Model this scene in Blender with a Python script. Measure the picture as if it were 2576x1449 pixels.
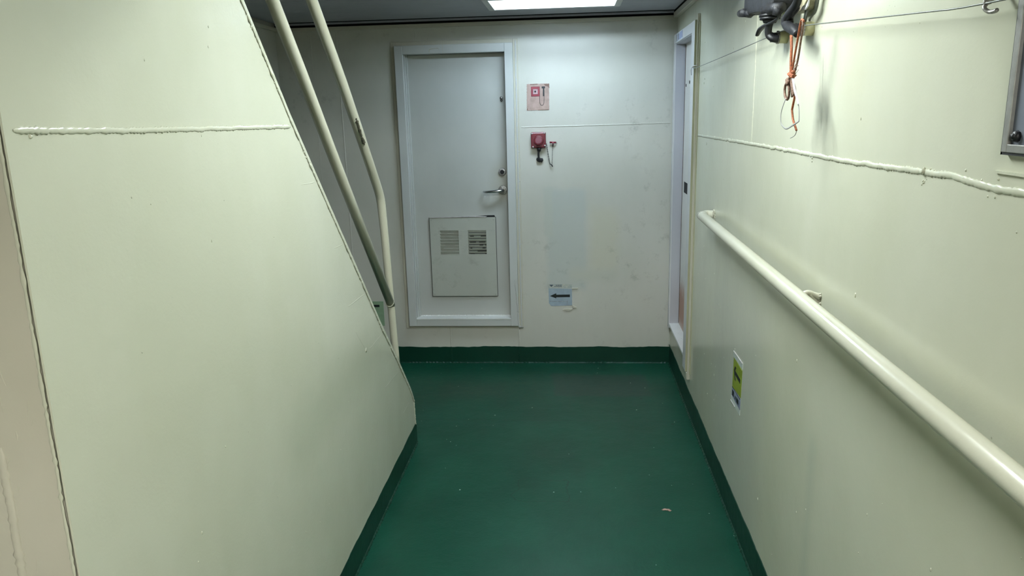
import bpy, bmesh, math, random
from mathutils import Vector, Matrix, noise
random.seed(7)
for o in list(bpy.data.objects): bpy.data.objects.remove(o, do_unlink=True)
scene = bpy.context.scene
COL = scene.collection

# ------------------------------------------------------------------ camera
F_PX, YAW, PITCH, ROLL = 1898.53, 0.0807431, 0.22817985, 0.024621
def cam_axes():
    f = Vector((-math.sin(YAW)*math.cos(PITCH), math.cos(YAW)*math.cos(PITCH), -math.sin(PITCH)))
    r = Vector((math.cos(YAW), math.sin(YAW), 0)); d = f.cross(r)
    return r*math.cos(ROLL)+d*math.sin(ROLL), -r*math.sin(ROLL)+d*math.cos(ROLL), f
r_, d_, f_ = cam_axes()
cd = bpy.data.cameras.new('camera'); cd.sensor_width = 36.0; cd.lens = F_PX/2576*36.0
cd.clip_start = .02
cam = bpy.data.objects.new('camera', cd); COL.objects.link(cam)
m = Matrix((( r_.x, -d_.x, -f_.x, 0), (r_.y, -d_.y, -f_.y, 0), (r_.z, -d_.z, -f_.z, 1.70), (0, 0, 0, 1)))
cam.matrix_world = m
scene.camera = cam

# ------------------------------------------------------------------ world, view
w = bpy.data.worlds.new('world'); scene.world = w; w.use_nodes = True
w.node_tree.nodes['Background'].inputs[0].default_value = (.5, .55, .5, 1)
w.node_tree.nodes['Background'].inputs[1].default_value = .02
scene.view_settings.view_transform = 'Standard'; scene.view_settings.look = 'None'
scene.view_settings.gamma = 1; scene.view_settings.use_curve_mapping = False
scene.view_settings.exposure = 0.38
FAR_LAMP = 88.0      # emission of the far ceiling lamp
NEAR_LAMP = 208.0     # emission of the lamp above the photographer
REAR_FILL = 310.0  # added unseen lamp, brightens the near left face and lower walls
FAR_COL = (.68, .85, 1.0)
NEAR_COL = (.92, 1.0, .99)
REAR_COL = (1.0, .98, .93)

# ------------------------------------------------------------------ materials
def lin(r, g, b):
    c = []
    for v in (r, g, b):
        v /= 255; c.append(v/12.92 if v <= .04045 else ((v+.055)/1.055)**2.4)
    return (*c, 1)
def new_mat(name):
    m = bpy.data.materials.new(name); m.use_nodes = True
    nt = m.node_tree; return m, nt, nt.nodes['Principled BSDF']
def N(nt, t, **kw):
    n = nt.nodes.new(t)
    for k, v in kw.items(): setattr(n, k, v)
    return n
def noise_tex(nt, scale, detail=3, rough=.5, vec=None):
    n = N(nt, 'ShaderNodeTexNoise'); n.inputs['Scale'].default_value = scale
    n.inputs['Detail'].default_value = detail; n.inputs['Roughness'].default_value = rough
    if vec is not None: nt.links.new(vec, n.inputs['Vector'])
    return n
def ramp(nt, src, p0, c0, p1, c1):
    n = N(nt, 'ShaderNodeValToRGB'); e = n.color_ramp.elements
    e[0].position = p0; e[0].color = c0; e[1].position = p1; e[1].color = c1
    nt.links.new(src, n.inputs[0]); return n
def mix(nt, fac, a, b):
    n = N(nt, 'ShaderNodeMix', data_type='RGBA')
    for s, v in ((n.inputs[0], fac), (n.inputs[6], a), (n.inputs[7], b)):
        if hasattr(v, 'links'): nt.links.new(v, s)
        else: s.default_value = v
    return n.outputs[2]
def math_n(nt, op, a, b=None, c=None):
    n = N(nt, 'ShaderNodeMath', operation=op)
    for i, v in enumerate((a, b, c)):
        if v is None: continue
        if hasattr(v, 'links'): nt.links.new(v, n.inputs[i])
        else: n.inputs[i].default_value = v
    return n.outputs[0]
def pos(nt):
    return N(nt, 'ShaderNodeNewGeometry').outputs['Position']
def stretch(nt, vec, sc):
    n = N(nt, 'ShaderNodeVectorMath', operation='MULTIPLY'); nt.links.new(vec, n.inputs[0])
    n.inputs[1].default_value = sc; return n.outputs[0]
BLK = (0, 0, 0, 1); WHT = (1, 1, 1, 1)

def box_mask(nt, p, cen, half, soft, wob=.02, wsc=7):
    """1 inside a wobbly box around cen (any axis with half=None ignored)"""
    sep = N(nt, 'ShaderNodeSeparateXYZ'); nt.links.new(p, sep.inputs[0])
    nz = noise_tex(nt, wsc, 4, .6, p).outputs[0]
    out = None
    for i in range(3):
        if half[i] is None: continue
        d = math_n(nt, 'ABSOLUTE', math_n(nt, 'SUBTRACT', sep.outputs[i], cen[i]))
        d = math_n(nt, 'ADD', d, math_n(nt, 'MULTIPLY', math_n(nt, 'SUBTRACT', nz, .5), wob*2))
        mr = N(nt, 'ShaderNodeMapRange'); nt.links.new(d, mr.inputs[0])
        mr.inputs[1].default_value = half[i]-soft; mr.inputs[2].default_value = half[i]+soft
        mr.inputs[3].default_value = 1; mr.inputs[4].default_value = 0
        out = mr.outputs[0] if out is None else math_n(nt, 'MULTIPLY', out, mr.outputs[0])
    return out

def paint(name, c1, c2, rough=.27, bump=.25, patches=(), dirt=0, specks=True, wave=.35, chips=False):
    m, nt, b = new_mat(name); p = pos(nt)
    n1 = noise_tex(nt, 2.2, 4, .55, stretch(nt, p, (1, 1, .55)))
    col = ramp(nt, n1.outputs[0], .38, c1, .64, c2).outputs[0]
    for cen, half, c, soft, wob in patches:
        col = mix(nt, box_mask(nt, p, cen, half, soft, wob), col, c)
    if specks:
        v = N(nt, 'ShaderNodeTexVoronoi'); v.inputs['Scale'].default_value = 9; nt.links.new(p, v.inputs['Vector'])
        sp = ramp(nt, v.outputs['Distance'], .018, WHT, .026, BLK).outputs[0]
        sep = N(nt, 'ShaderNodeSeparateColor'); nt.links.new(v.outputs['Color'], sep.inputs[0])
        gate = math_n(nt, 'GREATER_THAN', sep.outputs[0], .72)
        col = mix(nt, math_n(nt, 'MULTIPLY', math_n(nt, 'MULTIPLY', sp, gate), .55), col, (c1[0]*.45, c1[1]*.45, c1[2]*.4, 1))
    if dirt:
        nd = noise_tex(nt, 9, 7, .72, p); zone = noise_tex(nt, 1.7, 2, .5, p)
        dm = math_n(nt, 'MULTIPLY', ramp(nt, nd.outputs[0], .55, BLK, .72, WHT).outputs[0], ramp(nt, zone.outputs[0], .46, BLK, .62, WHT).outputs[0])
        col = mix(nt, math_n(nt, 'MULTIPLY', dm, dirt), col, lin(118, 116, 104))
    if chips:
        n3 = noise_tex(nt, 55, 5, .7, p)
        col = mix(nt, ramp(nt, n3.outputs[0], .66, BLK, .70, WHT).outputs[0], col, lin(70, 66, 52))
    nt.links.new(col, b.inputs['Base Color'])
    rn = noise_tex(nt, 5, 3, .5, p)
    mr = N(nt, 'ShaderNodeMapRange'); nt.links.new(rn.outputs[0], mr.inputs[0])
    mr.inputs[3].default_value = max(rough, .29) if rough > .265 else rough-.03; mr.inputs[4].default_value = max(rough, .29)+.07 if rough > .265 else rough+.02
    nt.links.new(mr.outputs[0], b.inputs['Roughness'])
    # orange peel plus slow waviness of the plating
    f1 = noise_tex(nt, 130, 3, .6, p); f2 = noise_tex(nt, 7, 3, .5, p); f3 = noise_tex(nt, 60, 5, .65, p)
    h = math_n(nt, 'ADD', math_n(nt, 'MULTIPLY', f1.outputs[0], .12*bump/.25), math_n(nt, 'MULTIPLY', f2.outputs[0], wave*3))
    rare = ramp(nt, f3.outputs[0], .68, BLK, .78, WHT).outputs[0]
    h = math_n(nt, 'ADD', h, math_n(nt, 'MULTIPLY', rare, .12))
    bp = N(nt, 'ShaderNodeBump'); bp.inputs['Strength'].default_value = 1; bp.inputs['Distance'].default_value = .0016
    nt.links.new(h, bp.inputs['Height']); nt.links.new(bp.outputs[0], b.inputs['Normal'])
    return m
def plain(name, col, rough=.5, metal=0, bumpsc=None, col2=None, bd=.001):
    m, nt, b = new_mat(name); b.inputs['Roughness'].default_value = rough; b.inputs['Metallic'].default_value = metal
    p = pos(nt); n1 = noise_tex(nt, bumpsc or 40, 4, .6, p)
    c2 = col2 or tuple([v*.75 for v in col[:3]]+[1])
    nt.links.new(ramp(nt, n1.outputs[0], .35, c2, .65, col).outputs[0], b.inputs['Base Color'])
    bp = N(nt, 'ShaderNodeBump'); bp.inputs['Strength'].default_value = .6; bp.inputs['Distance'].default_value = bd
    nt.links.new(n1.outputs[0], bp.inputs['Height']); nt.links.new(bp.outputs[0], b.inputs['Normal'])
    return m
def emit(name, col, s):
    m, nt, b = new_mat(name); b.inputs['Base Color'].default_value = (.8, .8, .8, 1)
    b.inputs['Emission Color'].default_value = (*col, 1); b.inputs['Emission Strength'].default_value = s
    return m

CR1 = lin(186, 186, 170); CR2 = lin(192, 192, 178)
M_CREAM = paint('cream_gloss_paint', CR1, CR2)
M_STAIR = paint('cream_stair_paint', lin(188, 190, 170), lin(194, 196, 178), rough=.22, bump=.36,
    patches=[((-.825, 2.9, .75), (None, .9, .09), lin(184, 187, 168), .06, .05)])
M_RAIL = paint('cream_rail_paint', lin(188, 187, 168), lin(196, 195, 178), rough=.22, bump=.2, specks=False, wave=.1)
M_RWALL = paint('cream_wall_paint', lin(190, 191, 170), lin(196, 197, 178), rough=.22,
    patches=[((.665, 3.0, .45), (None, .42, .55), lin(184, 186, 172), .14, .06), ((.665, 2.0, .5), (None, .02, .3), lin(184, 187, 170), .03, .02)])
M_BWALL = paint('cream_back_paint', lin(184, 183, 172), lin(192, 190, 180), rough=.3, dirt=.55,
    patches=[((-.03, 5, .86), (.13, None, .34), lin(178, 181, 174), .02, .03), ((.22, 5, .85), (.09, None, .22), lin(186, 184, 168), .03, .05),
             ((-.15, 5, 1.05), (.03, None, .16), lin(180, 182, 172), .01, .02), ((.15, 5, .62), (.16, None, .04), lin(182, 182, 170), .03, .03)])
M_TRIM = paint('cream_trim_paint', lin(178, 175, 158), lin(188, 185, 170), rough=.35, specks=False, wave=.1)
M_DOOR = paint('grey_door_paint', lin(172, 173, 167), lin(180, 181, 175), rough=.32, specks=False, wave=.15,
    patches=[((-.45, 5.04, 1.24), (.06, None, .13), lin(168, 166, 154), .05, .03)])
M_VENT = paint('grey_vent_paint', lin(164, 166, 156), lin(174, 176, 166), rough=.4, specks=False, wave=.1, dirt=.4)
M_FRAME = paint('door_frame_paint', lin(178, 180, 176), lin(188, 190, 187), rough=.3, specks=False, wave=.12)
M_SILL = paint('worn_sill_paint', lin(206, 208, 204), lin(224, 226, 224), rough=.28, bump=.8, specks=False, chips=True)
M_FRAME2 = paint('white_frame_paint', lin(190, 190, 188), lin(200, 200, 198), rough=.35, specks=False, wave=.1)
M_JAMB = paint('grey_jamb_paint', lin(166, 165, 170), lin(176, 175, 180), rough=.45, specks=False, wave=.1)
M_POST = paint('olive_strip', lin(160, 158, 130), lin(170, 168, 140), rough=.4, specks=False, wave=.1)  # darker olive tone for the post's near face and the bar strip
M_CEIL = paint('ceiling_panel_paint', lin(142, 144, 152), lin(152, 154, 162), rough=.45, bump=.1, specks=False, wave=1.2)
M_DARK = plain('void_shade', lin(6, 6, 8), .9)  # near-black colour stands in for shade inside holes and voids
M_BLACK = plain('black_rubber', lin(20, 21, 26), .5, 0, 60, lin(12, 12, 16))
M_IRON = plain('scuffed_cast_iron', lin(34, 36, 42), .6, 0, 60, lin(8, 8, 11), .002)
M_STEEL = plain('chrome', lin(205, 208, 212), .16, 1, 30, lin(180, 182, 186), .0002)
M_DULL = plain('dull_steel', lin(186, 184, 180), .4, .6, 120, lin(110, 106, 100))
M_DULLD = plain('crevice_shade', lin(60, 62, 56), .8)
M_GALV = plain('galvanised_steel', lin(104, 110, 122), .5, .3, 9, lin(84, 90, 102))
M_RED = plain('dark_red_paint', lin(104, 28, 40), .35, 0, 30, lin(90, 24, 34), .0005)
M_LENS = plain('dull_pink_disc', lin(120, 72, 82), .3, 0, 30, lin(108, 62, 72), .0005)
M_BOLT = plain('white_screw', lin(210, 205, 205), .35, .2)
M_BEIGEM = plain('beige_bracket_paint', lin(176, 170, 140), .45, 0, 20, lin(110, 102, 84), .002)
M_PAD = plain('yellowed_cream_paint', lin(208, 206, 164), .35, 0, 30, lin(196, 192, 148), .0006)
M_COPPER = plain('orange_cord', lin(166, 90, 48), .65, 0, 300, lin(108, 58, 34), .002)
M_BROWN = plain('dirty_brown_cord', lin(132, 104, 88), .8, 0, 250, lin(84, 62, 50), .002)
M_WHITE = plain('white_strap', lin(232, 232, 240), .45, 0, 30, lin(222, 222, 232), .0002)
M_GREYST = plain('grey_strap', lin(150, 150, 146), .5, 0, 30, lin(128, 128, 124), .0002)
M_WIRE = plain('grey_wire', lin(118, 122, 116), .5, .3, 200)
M_TAN = plain('tan_plaque', lin(168, 142, 132), .5, 0, 25, lin(146, 124, 114), .0005)
M_PINK = plain('pale_pink_print', lin(178, 148, 150), .5)
M_SIGNBLUE = plain('pale_blue_sticker', lin(154, 168, 178), .4, 0, 20, lin(142, 156, 168), .0003)
M_INK = plain('black_print', lin(16, 24, 24), .5)
M_REDINK = plain('red_print', lin(140, 50, 62), .5)
M_YEL = plain('yellow_green_sticker', lin(128, 144, 40), .4, 0, 25, lin(114, 132, 36), .0002)
M_TAPE = plain('clear_tape', lin(206, 212, 206), .15, 0, 60, lin(186, 194, 190), .001)
M_GSIGN = plain('pale_green_sign', lin(134, 160, 130), .5, 0, 20, lin(126, 152, 122), .0003)
M_LABEL = plain('white_label', lin(214, 218, 228), .5)
M_NAVY = plain('navy_print', lin(48, 58, 96), .5)
M_HATCHP = plain('greyblue_print', lin(120, 134, 176), .5, 0, 300, lin(170, 180, 210), .0001)
M_FAR = emit('far_lamp_glow', FAR_COL, FAR_LAMP)
M_NEAR = emit('near_lamp_glow', NEAR_COL, NEAR_LAMP)
M_REAR = emit('rear_fill_glow', REAR_COL, REAR_FILL)
M_REFL = plain('white_reflector', lin(236, 238, 240), .5, 0, 30, lin(230, 232, 236), .0002)
M_REFLG = plain('grey_reflector', lin(120, 122, 122), .5, 0, 30, lin(110, 112, 112), .0002)
M_DEBRIS = plain('pinkish_flake', lin(190, 160, 148), .7, 0, 200, lin(110, 84, 74), .002)

def floor_mat(name, floor=True):
    m, nt, b = new_mat(name); p = pos(nt)
    n1 = noise_tex(nt, 2.4, 4, .6, p)
    col = ramp(nt, n1.outputs[0], .36, (.003, .041, .023, 1), .66, (.005, .054, .031, 1)).outputs[0]
    if not floor: col = mix(nt, .6, col, (.002, .022, .013, 1))  # deck green darkened, shade of the upright coamings put into the colour
    n2 = noise_tex(nt, 5.5, 6, .65, p)
    if floor:
        # old worn patch near the back wall, with a crisp front edge
        mk = box_mask(nt, p, (.18, 4.56, 0), (.30, .20, None), .008, .07, 5)
        col = mix(nt, math_n(nt, 'MULTIPLY', mk, .55), col, (.020, .040, .032, 1))
        mk = box_mask(nt, p, (-.6, 4.45, 0), (.22, .12, None), .06, .08, 4)
        col = mix(nt, math_n(nt, 'MULTIPLY', mk, .45), col, (.02, .045, .03, 1))
        # outline of a flaked area
        inn = box_mask(nt, p, (-.14, 3.18, 0), (.12, .10, None), .004, .05, 9)
        ln = math_n(nt, 'MULTIPLY', math_n(nt, 'MULTIPLY', inn, math_n(nt, 'SUBTRACT', 1, inn)), 4)
        col = mix(nt, math_n(nt, 'MULTIPLY', ln, .95), col, (.006, .03, .018, 1))
        # seam across the deck
        sep = N(nt, 'ShaderNodeSeparateXYZ'); nt.links.new(p, sep.inputs[0])
        yy = math_n(nt, 'ADD', sep.outputs[1], math_n(nt, 'MULTIPLY', n2.outputs[0], .02))
        sd = math_n(nt, 'ABSOLUTE', math_n(nt, 'SUBTRACT', yy, 4.0))
        sm = ramp(nt, sd, .003, WHT, .009, BLK).outputs[0]
        col = mix(nt, math_n(nt, 'MULTIPLY', sm, .8), col, (.008, .04, .025, 1))
        # paint nibs, white flecks and dark pits
        for sc, thr, gate, c in ((6, .045, .55, (.004, .018, .012, 1)), (11, .034, .6, (.55, .62, .58, 1)), (23, .05, .9, (.30, .40, .36, 1))):
            v = N(nt, 'ShaderNodeTexVoronoi'); v.inputs['Scale'].default_value = sc; nt.links.new(stretch(nt, p, (1, 1, 1)), v.inputs['Vector'])
            s_ = ramp(nt, v.outputs['Distance'], thr, WHT, thr*1.35, BLK).outputs[0]
            sp = N(nt, 'ShaderNodeSeparateColor'); nt.links.new(v.outputs['Color'], sp.inputs[0])
            g = math_n(nt, 'GREATER_THAN', sp.outputs[1], gate)
            col = mix(nt, math_n(nt, 'MULTIPLY', s_, g), col, c)
    nt.links.new(col, b.inputs['Base Color'])
    mr = N(nt, 'ShaderNodeMapRange'); nt.links.new(n2.outputs[0], mr.inputs[0])
    mr.inputs[3].default_value = .29; mr.inputs[4].default_value = .42
    nt.links.new(mr.outputs[0], b.inputs['Roughness'])
    b.inputs['Specular IOR Level'].default_value = .18 if floor else .25
    f1 = noise_tex(nt, 90, 4, .6, p); f2 = noise_tex(nt, 12, 4, .6, p)
    h = math_n(nt, 'ADD', math_n(nt, 'MULTIPLY', f1.outputs[0], .2), f2.outputs[0])
    bp = N(nt, 'ShaderNodeBump'); bp.inputs['Strength'].default_value = 1; bp.inputs['Distance'].default_value = .002
    nt.links.new(h, bp.inputs['Height']); nt.links.new(bp.outputs[0], b.inputs['Normal'])
    return m
M_FLOOR = floor_mat('green_deck_paint'); M_GREEN = floor_mat('green_coaming_shaded', False)

# ------------------------------------------------------------------ helpers
def link(name, bm, mat, parent=None, smooth=False, bevel=0):
    bmesh.ops.recalc_face_normals(bm, faces=bm.faces[:])
    me = bpy.data.meshes.new(name); bm.to_mesh(me); bm.free()
    for pl in me.polygons: pl.use_smooth = smooth
    me.materials.append(mat)
    o = bpy.data.objects.new(name, me); COL.objects.link(o)
    if parent is not None:
        o.parent = parent
        o.matrix_parent_inverse = parent.matrix_basis.inverted()
    if bevel:
        bv = o.modifiers.new('bevel', 'BEVEL'); bv.width = bevel; bv.segments = 2; bv.limit_method = 'ANGLE'
        bv.angle_limit = math.radians(40)
        try: bv.harden_normals = False
        except Exception: pass
    return o
def tag(o, label, cat, group=None):
    o['label'] = label; o['category'] = cat
    if group: o['group'] = group
    return o
def struct(o): o['kind'] = 'structure'; return o
def empty(name, loc, label=None, cat=None, group=None):
    o = bpy.data.objects.new(name, None); COL.objects.link(o); o.location = loc; o.empty_display_size = .05
    if label: tag(o, label, cat, group)
    return o
def box(bm, x0, x1, y0, y1, z0, z1):
    vs = [bm.verts.new((x, y, z)) for x in (x0, x1) for y in (y0, y1) for z in (z0, z1)]
    for f in ((0,1,3,2), (4,6,7,5), (0,4,5,1), (2,3,7,6), (0,2,6,4), (1,5,7,3)): bm.faces.new([vs[i] for i in f])
def prism(bm, pts, axis, a, b):
    """polygon pts (2D) extruded along axis between a and b"""
    def P(u, v, t): return (t, u, v) if axis == 0 else ((u, t, v) if axis == 1 else (u, v, t))
    A = [bm.verts.new(P(u, v, a)) for u, v in pts]; B = [bm.verts.new(P(u, v, b)) for u, v in pts]
    n = len(pts)
    bm.faces.new(A); bm.faces.new(B[::-1])
    for i in range(n): bm.faces.new((A[i], B[i], B[(i+1) % n], A[(i+1) % n]))
def cyl(bm, p0, p1, r0, r1=None, seg=20):
    r1 = r0 if r1 is None else r1
    p0, p1 = Vector(p0), Vector(p1); d = (p1-p0).normalized()
    a = d.orthogonal().normalized(); c = d.cross(a)
    R = [[bm.verts.new(p+(a*math.cos(t)+c*math.sin(t))*r) for t in [2*math.pi*i/seg for i in range(seg)]] for p, r in ((p0, r0), (p1, r1))]
    for i in range(seg): bm.faces.new((R[0][i], R[0][(i+1) % seg], R[1][(i+1) % seg], R[1][i]))
    bm.faces.new(R[0][::-1]); bm.faces.new(R[1])
def smooth_path(pts, n=6):
    pts = [Vector(p) for p in pts]; out = []
    for i in range(len(pts)-1):
        p0 = pts[max(i-1, 0)]; p1 = pts[i]; p2 = pts[i+1]; p3 = pts[min(i+2, len(pts)-1)]
        for k in range(n):
            t = k/n
            out.append(.5*((2*p1)+(p2-p0)*t+(2*p0-5*p1+4*p2-p3)*t*t+(-p0+3*p1-3*p2+p3)*t**3))
    out.append(pts[-1]); return out
def tube(bm, pts, r, seg=12, sm=6, flat=1.0, up=None):
    """swept tube; r a number or a list along the control points; flat<1 squashes it to a strap"""
    P = smooth_path(pts, sm) if sm else [Vector(p) for p in pts]
    n = len(P)
    def rad(i):
        if not isinstance(r, (list, tuple)): return r
        t = i/(n-1)*(len(r)-1); k = min(int(t), len(r)-2); return r[k]+(r[k+1]-r[k])*(t-k)
    prev = None; rings = []
    for i in range(n):
        d = (P[min(i+1, n-1)]-P[max(i-1, 0)]).normalized()
        a = (Vector(up)-d*d.dot(Vector(up))) if up else (d.orthogonal() if prev is None else prev-d*d.dot(prev))
        if a.length < 1e-5: a = d.orthogonal()
        a.normalize(); prev = a; c = d.cross(a)
        rr = rad(i)
        rings.append([bm.verts.new(P[i]+a*math.cos(t)*rr*flat+c*math.sin(t)*rr) for t in [2*math.pi*j/seg for j in range(seg)]])
    for i in range(n-1):
        for j in range(seg): bm.faces.new((rings[i][j], rings[i][(j+1) % seg], rings[i+1][(j+1) % seg], rings[i+1][j]))
    bm.faces.new(rings[0][::-1]); bm.faces.new(rings[-1])
def bead(bm, pts, nrm, r, step=.006, lump=.35, wob=.002, seed=0, lift=.55, sm=0):
    """lumpy weld bead laid on a surface with normal nrm"""
    P = smooth_path(pts, 8) if sm else [Vector(p) for p in pts]
    Q = []
    for a, b in zip(P, P[1:]):
        k = max(1, int((b-a).length/step))
        for i in range(k): Q.append(a+(b-a)*i/k)
    Q.append(P[-1]); nrm = Vector(nrm).normalized(); rings = []; n = len(Q)
    for i, q in enumerate(Q):
        d = (Q[min(i+1, n-1)]-Q[max(i-1, 0)]).normalized(); s = d.cross(nrm).normalized()
        f = noise.noise(Vector((i*.73+seed, seed, 0)))*lump*1.3+noise.noise(Vector((i*.23+seed, 5, 0)))*lump*.7+(.16 if i % 2 else -.16)*min(1, lump*2)
        rr = r*(1+f); e = min(i, n-1-i)
        if e < 2: rr *= .35+.3*e
        off = s*noise.noise(Vector((i*.11, seed, 9)))*wob
        rings.append([bm.verts.new(q+off+s*math.cos(t)*rr+nrm*(math.sin(t)*rr*lift)) for t in [-.25+(math.pi+.5)*j/8 for j in range(9)]])
    for i in range(n-1):
        for j in range(8): bm.faces.new((rings[i][j], rings[i][j+1], rings[i+1][j+1], rings[i+1][j]))
def sphere(bm, c, r, sc=(1, 1, 1), sub=2, jit=0, seed=0):
    ret = bmesh.ops.create_icosphere(bm, subdivisions=sub, radius=1)
    for v in ret['verts']:
        k = 1+jit*noise.noise(v.co*2+Vector((seed, seed, 0)))
        v.co = Vector((v.co.x*r*sc[0]*k+c[0], v.co.y*r*sc[1]*k+c[1], v.co.z*r*sc[2]*k+c[2]))
def wavy(pts_n, u0, u1, z, amp, seed, step=.02, fr=6):
    n = int(abs(u1-u0)/step)
    return [(u0+(u1-u0)*i/n, z+amp*noise.noise(Vector((i*step*fr, seed, 0)))+amp*.35*noise.noise(Vector((i*step*fr*5, seed, 3)))) for i in range(n+1)]

XR = .665        # right wall
YB = 5.0         # back wall
XP = -.825       # stair side plate
ZC = 2.285       # ceiling
D2 = dict(y0=4.27, y1=4.93, z0=.30, z1=2.09)      # opening in the right wall
O1 = (-1.068, -.415, .325, 2.078)                 # opening in the back wall

# ------------------------------------------------------------------ room shell
bm = bmesh.new(); box(bm, -2.0, .80, -1.6, 5.12, -.05, 0)
struct(link('floor', bm, M_FLOOR))

bm = bmesh.new()
a0, a1, b0, b1 = O1
box(bm, -2.0, a0-.02, YB, YB+.02, 0, 2.40); box(bm, a1+.02, .75, YB, YB+.02, 0, 2.40)
box(bm, a0-.02, a1+.02, YB, YB+.02, 0, b0-.02); box(bm, a0-.02, a1+.02, YB, YB+.02, b1+.02, 2.40)
wall_back = struct(link('wall_back', bm, M_BWALL))
bm = bmesh.new()
bead(bm, [(-.322, YB, 1.607), (.1, YB, 1.608), (.64, YB, 1.613)], (0, -1, 0), .0045, seed=3)
link('weld_seam', bm, M_BWALL, wall_back, True)
for (x, z0, z1, r, sd) in ((-.841, .118, .262, .006, 5), (-.365, .118, .255, .006, 8), (-1.50, .12, 2.24, .004, 11), (-.988, 2.165, 2.238, .003, 13), (-1.672, .12, 2.24, .002, 14), (.655, .12, .40, .005, 15)):
    bm = bmesh.new(); bead(bm, [(x, YB, z0), (x+.004, YB, (z0+z1)/2), (x, YB, z1)], (0, -1, 0), r, step=.007, seed=sd)
    link('weld_seam', bm, M_BWALL, wall_back, True)

bm = bmesh.new(); T = .012
box(bm, XR, XR+T, -1.6, D2['y0'], 0, 2.40); box(bm, XR, XR+T, D2['y1'], YB, 0, 2.40)
box(bm, XR, XR+T, D2['y0'], D2['y1'], 0, D2['z0']); box(bm, XR, XR+T, D2['y0'], D2['y1'], D2['z1'], 2.40)
wall_right = struct(link('wall_right', bm, M_RWALL))
bm = bmesh.new()
bead(bm, [(XR, 4.10, 1.562), (XR, 3.2, 1.566), (XR, 2.4, 1.568), (XR, 1.9, 1.566), (XR, 1.38, 1.574), (XR, 1.27, 1.566), (XR, .6, 1.566)], (-1, 0, 0), .0062, seed=21, wob=.003)
for k in range(26):
    y = random.choice((1.49, 1.49, 1.26, random.uniform(1, 3.4))) + random.gauss(0, .02)
    sphere(bm, (XR, y, 1.567+random.choice((-1, 1))*random.uniform(.006, .02)), random.uniform(.0015, .0035), (.7, 1, 1), 1, .3, k)
sphere(bm, (XR-.002, 1.49, 1.575), .008, (.7, 1, 1), 2, .8, 4)
link('weld_seam', bm, M_RWALL, wall_right, True)
bm = bmesh.new()
bead(bm, [(XR, 2.89, 1.575), (XR, 2.885, 1.9), (XR, 2.89, 2.24)], (-1, 0, 0), .003, step=.008, seed=27, lump=.9)
link('weld_seam', bm, M_RWALL, wall_right, True)
bm = bmesh.new()   # small drips and spatter under the paint
for k in range(70):
    y = random.uniform(1.0, 4.0); z = random.uniform(.2, 2.1)
    if 1.14 < z < 1.26: continue
    sphere(bm, (XR, y, z), random.uniform(.0015, .003), (.7, 1, random.uniform(1, 2.6)), 1, .4, k)
for k in range(40):
    y = random.gauss(2.9, .05); z = random.uniform(1.75, 2.15)
    sphere(bm, (XR, y, z), random.uniform(.0005, .0012), (.7, 1, 1), 1, .4, k)
for k in range(24):
    y = random.gauss(1.75, .12); z = random.gauss(1.88, .02)
    sphere(bm, (XR, y, z), random.uniform(.0005, .0012), (.7, 1, 1), 1, .4, k)
link('paint_drips', bm, M_RWALL, wall_right, True)['kind'] = 'stuff'
bm = bmesh.new(); box(bm, XR-.004, XR, .5, 1.245, 1.590, 1.594)
link('doubler_edge', bm, M_RWALL, wall_right)

bm = bmesh.new(); box(bm, -2.02, -1.90, -1.6, 5.02, 0, 2.40); struct(link('wall_left', bm, M_BWALL))
bm = bmesh.new(); box(bm, -2.02, .80, -1.62, -1.6, 0, 2.40); struct(link('wall_rear', bm, M_CREAM))
bm = bmesh.new(); box(bm, -1.90, -.834, 1.070, 1.082, 0, 2.40)
ws = struct(link('wall_stair', bm, M_TRIM))
bm = bmesh.new(); bead(bm, [(-.930, 1.070, .02), (-.933, 1.070, .8), (-.928, 1.070, 1.19)], (0, -1, 0), .008, step=.008, seed=31)
link('weld_seam', bm, M_TRIM, ws, True)
bm = bmesh.new()
for k in range(9):
    x = random.uniform(-.92, -.86); z = random.uniform(.95, 1.6)
    bead(bm, [(x, 1.07, z), (x+random.uniform(-.01, .01), 1.07, z-random.uniform(.01, .03))], (0, -1, 0), .0015, step=.004, seed=k)
link('paint_drips', bm, M_TRIM, ws, True)['kind'] = 'stuff'

# ceiling: boards running across, stopping short of the walls, under a dark deck
bm = bmesh.new(); ys = [-1.6+.47*i for i in range(14)]+[4.92]
SX0, SX1, SY0, SY1 = -1.78, -.845, 1.09, 3.35       # stair opening
FX0, FX1, FY0, FY1 = -.45, .275, 4.12, 4.53          # far lamp hole
NX0, NX1, NY0, NY1 = -.36, .365, 2.0, 2.41
RX0, RX1, RY0, RY1 = -.36, .365, -.95, -.54          # hole for the added fill lamp behind the viewer          # near lamp hole
def cboard(x0, x1, y0, y1):
    holes = [(SX0, SX1, SY0, SY1), (FX0, FX1, FY0, FY1), (NX0, NX1, NY0, NY1), (RX0, RX1, RY0, RY1)]
    xs = sorted({x0, x1} | {v for h in holes for v in h[:2] if x0 < v < x1}); yy = sorted({y0, y1} | {v for h in holes for v in h[2:] if y0 < v < y1})
    for xa, xb in zip(xs, xs[1:]):
        for ya, yb in zip(yy, yy[1:]):
            cx, cy = (xa+xb)/2, (ya+yb)/2
            if any(h[0] < cx < h[1] and h[2] < cy < h[3] for h in holes): continue
            box(bm, xa, xb, ya, yb, ZC, ZC+.012)
ys = [y for y in ys if y <= 4.45]+[4.90]
for ya, yb in zip(ys, ys[1:]): cboard(-1.87, .635, ya+.0015, yb-.0015)
ceiling = struct(link('ceiling', bm, M_CEIL))
bm = bmesh.new(); box(bm, -1.87, .635, 4.925, 4.950, ZC-.012, ZC-.002); link('edge_profile', bm, M_CEIL, ceiling)
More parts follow.
